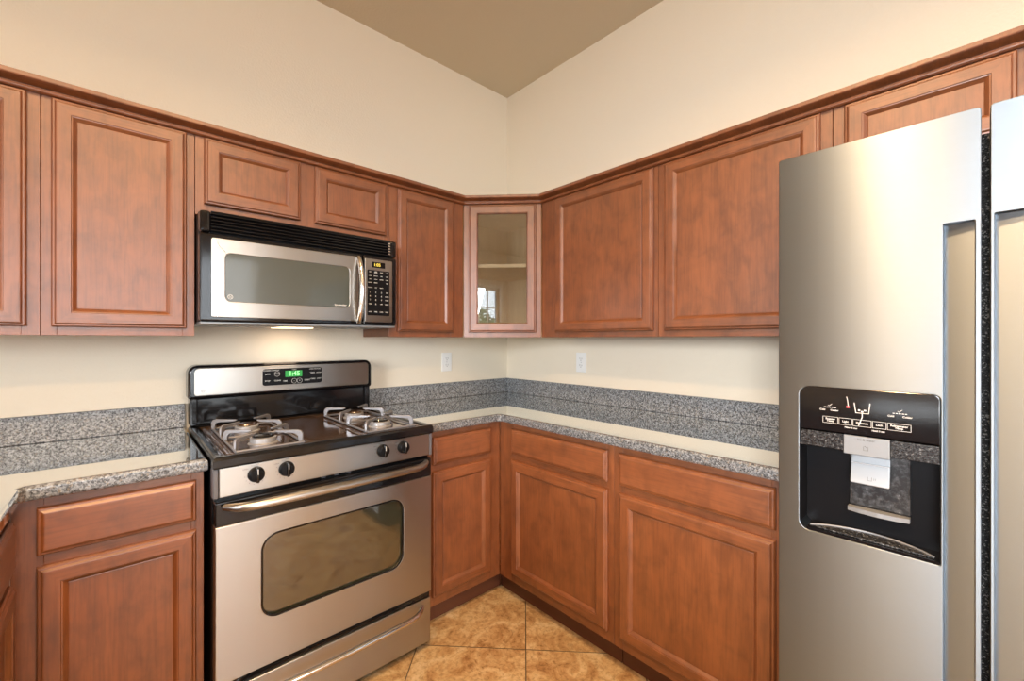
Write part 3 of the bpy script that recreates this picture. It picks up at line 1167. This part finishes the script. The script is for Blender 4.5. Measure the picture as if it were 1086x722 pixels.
fplate(mb, [rrect(.3660, .906, .105, 1.747, .006, 4), rrect(.3720, .4180, PZ0, PZ1 + .008, .0015, 2)], FB, FF, STEELF, .0018, 3)
rd = mb.build('refrigerator_door', fr)
rd['label'] = 'right door'
for (a, b, zt), dr in (((PX0, PX1, PZ1), fd), ((.3720, .4180, PZ1 + .008), rd)):
    mb = MB()
    mb.raw([(a - .0005, FF + .020, PZ0 - .001), (b + .0005, FF + .014, PZ0 - .001), (b + .0005, FF + .014, zt + .001), (a - .0005, FF + .020, zt + .001),
            (a - .0005, FF + .030, PZ0 - .001), (b + .0005, FF + .030, PZ0 - .001), (b + .0005, FF + .030, zt + .001), (a - .0005, FF + .030, zt + .001)],
           [[0, 1, 2, 3], [7, 6, 5, 4], [0, 4, 5, 1], [1, 5, 6, 2], [2, 6, 7, 3], [3, 7, 4, 0]], STEELF)
    mb.build('handle_pocket', dr)
# dispenser: glossy control face, speckled band, cavity with chute, paddle and tray
mb = MB()
fplate(mb, [rrect(DX0 - .0005, DX1 + .0005, 1.052, DZ1 + .0005, [.001, .001, .012, .022], 8)], FF + .020, FF + .0005, BLACK, .003, 3)
dc = mb.build('dispenser_panel', fd)
mb = MB()
yv = FF + .0001
for tx, a, b in (('Freezer\nTemp', .0960, .1260), ('Light', .1275, .1520), ('Dispense', .1535, .1870), ('Lock', .1885, .2125), ('Refrigerator\nTemp', .2140, .2530)):
    z0, z1 = 1.0745, 1.0905
    for q in ((a, b, z0, z0 + .0007), (a, b, z1 - .0007, z1), (a, a + .0007, z0, z1), (b - .0007, b, z0, z1)):
        mb.box(q[0], q[1], yv, yv + .0008, q[2], q[3], LEGEND)
    words(mb, tx, (a + b) / 2, (z0 + z1) / 2, .0062, yv, LEGEND, sx=.95, bold=.0001)
for tx, x, z in (('Cold', .0955, 1.1065), ('Colder', .1190, 1.1065), ('Cold', .2200, 1.1065), ('Colder', .2470, 1.1065)):
    words(mb, tx, x, z, .0055, yv, LEGEND, bold=.0001)
for x0 in (.0985, .2230):
    for i in range(5):
        mb.box(x0 + i * .0050, x0 + .0035 + i * .0050, yv, yv + .0008, 1.1125, 1.1140, LEGEND)
    mb.tube([(x0 + .008, yv, 1.1185), (x0 + .0105, yv, 1.1165), (x0 + .0155, yv, 1.1215)], .0006, LEGEND, 5)
words(mb, 'Filter 6 mo', .150, 1.0690, .0052, yv, LEGEND, bold=.0001)
words(mb, 'Hold 3 sec', .199, 1.0685, .0052, yv, LEGEND, bold=.0001)
# tumbler symbol with ice
gl = [(.1560, 1.1290), (.1590, 1.1060), (.1820, 1.1060), (.1845, 1.1300)]
mb.tube([(x, yv, z) for x, z in gl], .0010, LEGEND, 6)
for x, z in ((.1650, 1.1125), (.1705, 1.1095), (.1755, 1.1128)):
    mb.box(x - .0020, x + .0020, yv, yv + .0008, z - .0017, z + .0017, LEGEND)
mb.tube([(.1705, yv, 1.1055), (.1705, yv, 1.0970), (.1670, yv, 1.0850), (.1640, yv, 1.0760)], .0010, LEGEND, 6)
mb.tube([(.1420, yv, 1.1420), (.1440, yv, 1.1320), (.1450, yv, 1.1200)], .0008, LEGEND, 6)
mb.build('panel_legends', dc, weld=False)
MB().box(.1415, .1475, yv, yv + .0008, 1.1155, 1.1205, RED).build('indicator', dc)
mb = MB()
CY = FF + .068
mb.box(DX0 - .0005, DX1 + .0005, CY, CY + .003, DZ0 - .0005, 1.0515, BLACKM)
mb.box(DX0 - .002, DX0 + .001, FF + .004, CY, DZ0 + .016, 1.0515, BLACKM)
mb.box(DX1 - .001, DX1 + .002, FF + .004, CY, DZ0 + .004, 1.0515, BLACKM)
mb.box(DX0 + .014, DX1, FF + .003, CY, DZ0 - .002, DZ0 + .006, BLACK)
mb.build('dispenser_cavity', fd, weld=False)
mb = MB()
fplate(mb, [rrect(DX0 + .001, .1355, 1.0125, 1.0510, .001), rrect(.2190, DX1 - .0010, 1.0125, 1.0510, .001)], FF + .012, FF + .0015, SPECK, .0015)
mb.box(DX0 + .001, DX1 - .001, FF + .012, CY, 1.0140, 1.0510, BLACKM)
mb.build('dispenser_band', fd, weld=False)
mb = MB()
fplate(mb, [rrect(.1362, .2183, 1.0070, 1.0512, .0015)], FF + .012, FF + .0005, SILVERP, .0015)
sb = mb.build('dispenser_badge', fd)
mb = MB()
words(mb, 'ice & water', .1775, 1.0440, .0068, FF + .0003, DARKLEG, bold=.0001)
for q in ((.1725, .1733, 1.020, 1.029), (.1805, .1813, 1.020, 1.029), (.1725, .1813, 1.0195, 1.0203), (.1745, .1765, 1.0285, 1.0305), (.1773, .1793, 1.0265, 1.0285)):
    mb.box(q[0], q[1], FF + .0001, FF + .0006, q[2], q[3], DARKLEG)
mb.build('badge_print', sb, weld=False)
# chute column, its ledge and the paddle
mb = MB()
mb.box(.1385, .2480, CY - .012, CY - .0005, .872, 1.0060, DUST, .004, 2)
mb.build('chute', fd)
mb = MB()
P = [(.138, CY - .030), (.160, CY - .037), (.193, CY - .040), (.226, CY - .037), (.248, CY - .030), (.248, CY - .0125), (.138, CY - .0125)]
prism(mb, P, .862, .872, SILVERP)
mb.build('chute_ledge', fd)
mb = MB()
Tp = Matrix.Translation((.1800, CY - .020, 1.0040)) @ Matrix.Rotation(math.radians(-14), 4, 'X')
me = plate([rrect(-.0355, .0355, -.073, 0, [.004, .004, .010, .010])], .006, .002, 3)
mb.mesh(me, SILVERP, Tp @ FRONT)
mb.box(-.0350, .0350, -.010, -.0055, -.026, -.0235, ALU, .0008, M=Tp)
pd = mb.build('dispenser_paddle', fd, weld=False)
pd['label'] = 'silver dispenser paddle'
mb = MB()
for q in ((.1765, .1773, .942, .950), (.1835, .1843, .942, .950), (.1765, .1843, .9413, .9421), (.1875, .1883, .944, .949), (.1905, .1913, .944, .949)):
    mb.box(q[0] - .180, q[1] - .180, -.0066, -.0060, q[2] - 1.004, q[3] - 1.004, GREYP, M=Tp)
mb.build('paddle_print', pd, weld=False)
# drip tray with slotted grille
mb = MB()
arc = []
for i in range(15):
    u = i / 14
    arc.append((DX0 + .020 + (DX1 - DX0 - .030) * u, FF + .012 + .048 * math.sin(PI * u) ** .75))
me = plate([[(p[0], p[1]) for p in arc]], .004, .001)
mb.mesh(me, SPECK, Matrix.Translation((0, 0, DZ0 + .0065)))
mb.tube([(p[0], p[1], DZ0 + .0115) for p in arc], .0018, ALU, 6)
mb.build('drip_tray', fd, weld=False)

# ---------------------------------------------------------------- outlets
for lab, loc, rz in (('white duplex wall outlet on the left-hand wall, right of the range', (-.515, 0, 1.1385), 0), ('white duplex wall outlet on the right-hand wall under the cabinets', (0, -.650, 1.1435), -PI / 2)):
    r = thing('wall_outlet', lab, 'outlet', loc, rz, 'wall outlets')
    mb = MB()
    fplate(mb, [rrect(-.0365, .0365, -.0575, .0575, .004)], -.0005, -.0065, PLASTW, .0025, 3)
    mb.build('cover_plate', r)
    for s in (-1, 1):
        mb = MB()
        fplate(mb, [rrect(-.0165, .0165, s * .0195 - .0145, s * .0195 + .0145, .009)], -.006, -.0085, PLASTW, .001)
        k = mb.build('receptacle', r)
        mb = MB()
        mb.box(-.0080, -.0060, -.0089, -.0083, s * .0195 - .001, s * .0195 + .008, BLACKM).box(.0060, .0080, -.0089, -.0083, s * .0195 - .001, s * .0195 + .007, BLACKM)
        mb.lathe([(.0024, 0), (.0024, .0005)], BLACKM, Matrix.Translation((0, -.0084, s * .0195 - .007)) @ Matrix.Rotation(PI / 2, 4, 'X'), 12)
        mb.build('slots', k, weld=False)
    MB().lathe([(.0032, 0), (.0028, .001), (.001, .0013)], ALU, Matrix.Translation((0, -.0064, 0)) @ Matrix.Rotation(PI / 2, 4, 'X'), 14).build('screw', r)

# ---------------------------------------------------------------- ceiling cans
for i, (x, y) in enumerate(CANS):
    r = thing('recessed_light', 'white recessed ceiling light over the kitchen floor', 'ceiling light', (x, y, ZC), 0, 'recessed ceiling lights')
    MB().lathe([(.100, -.0005), (.100, -.006), (.094, -.008), (.078, -.004), (.078, -.0005)], WHITE, None, 36).build('trim_ring', r)
    MB().lathe([(.077, -.0008), (.077, -.0030), (.002, -.0031)], CANLENS, None, 32).build('lens', r)
    d = bpy.data.lights.new('can_light', 'AREA')
    d.shape = 'DISK'
    d.size = .15
    d.energy = CAN_POWER
    d.color = CAN_COLOR
    d.spread = CAN_SPREAD
    o = bpy.data.objects.new('can_light', d)
    o.parent = r
    o.location = (0, 0, -.012)
    COL.objects.link(o)

# ---------------------------------------------------------------- greenery beyond the narrow window
for lab, x, y, s in (('leafy green tree outside the narrow window, mirrored in the glass cabinet door', -7.6, -6.1, 1.0),):
    r = thing('garden_tree', lab, 'tree', (x, y, -.1))
    MB().tube([(0, 0, .001), (.03, .02, .6), (0, .05, 1.2)], [.07, .055, .04], BARK, 10).build('trunk', r)
    mb = MB()
    for i in range(420):
        a, b = random.uniform(0, 2 * PI), random.uniform(-1, 1)
        q = random.uniform(.55, 1.0)
        c = Vector((math.cos(a) * math.sqrt(1 - b * b) * q * .95, math.sin(a) * math.sqrt(1 - b * b) * q * .95, 1.45 + b * q * .75))
        M = Matrix.Translation(c) @ Matrix.Rotation(random.uniform(0, 6), 4, 'Z') @ Matrix.Rotation(random.uniform(0, 3), 4, 'X')
        w = random.uniform(.08, .15)
        mb.raw([(-w, 0, 0), (0, -w * .45, .02), (w, 0, 0), (0, w * .45, .02)], [[0, 1, 2, 3]], FOLI, M=M)
    mb.build('foliage', r, weld=False)
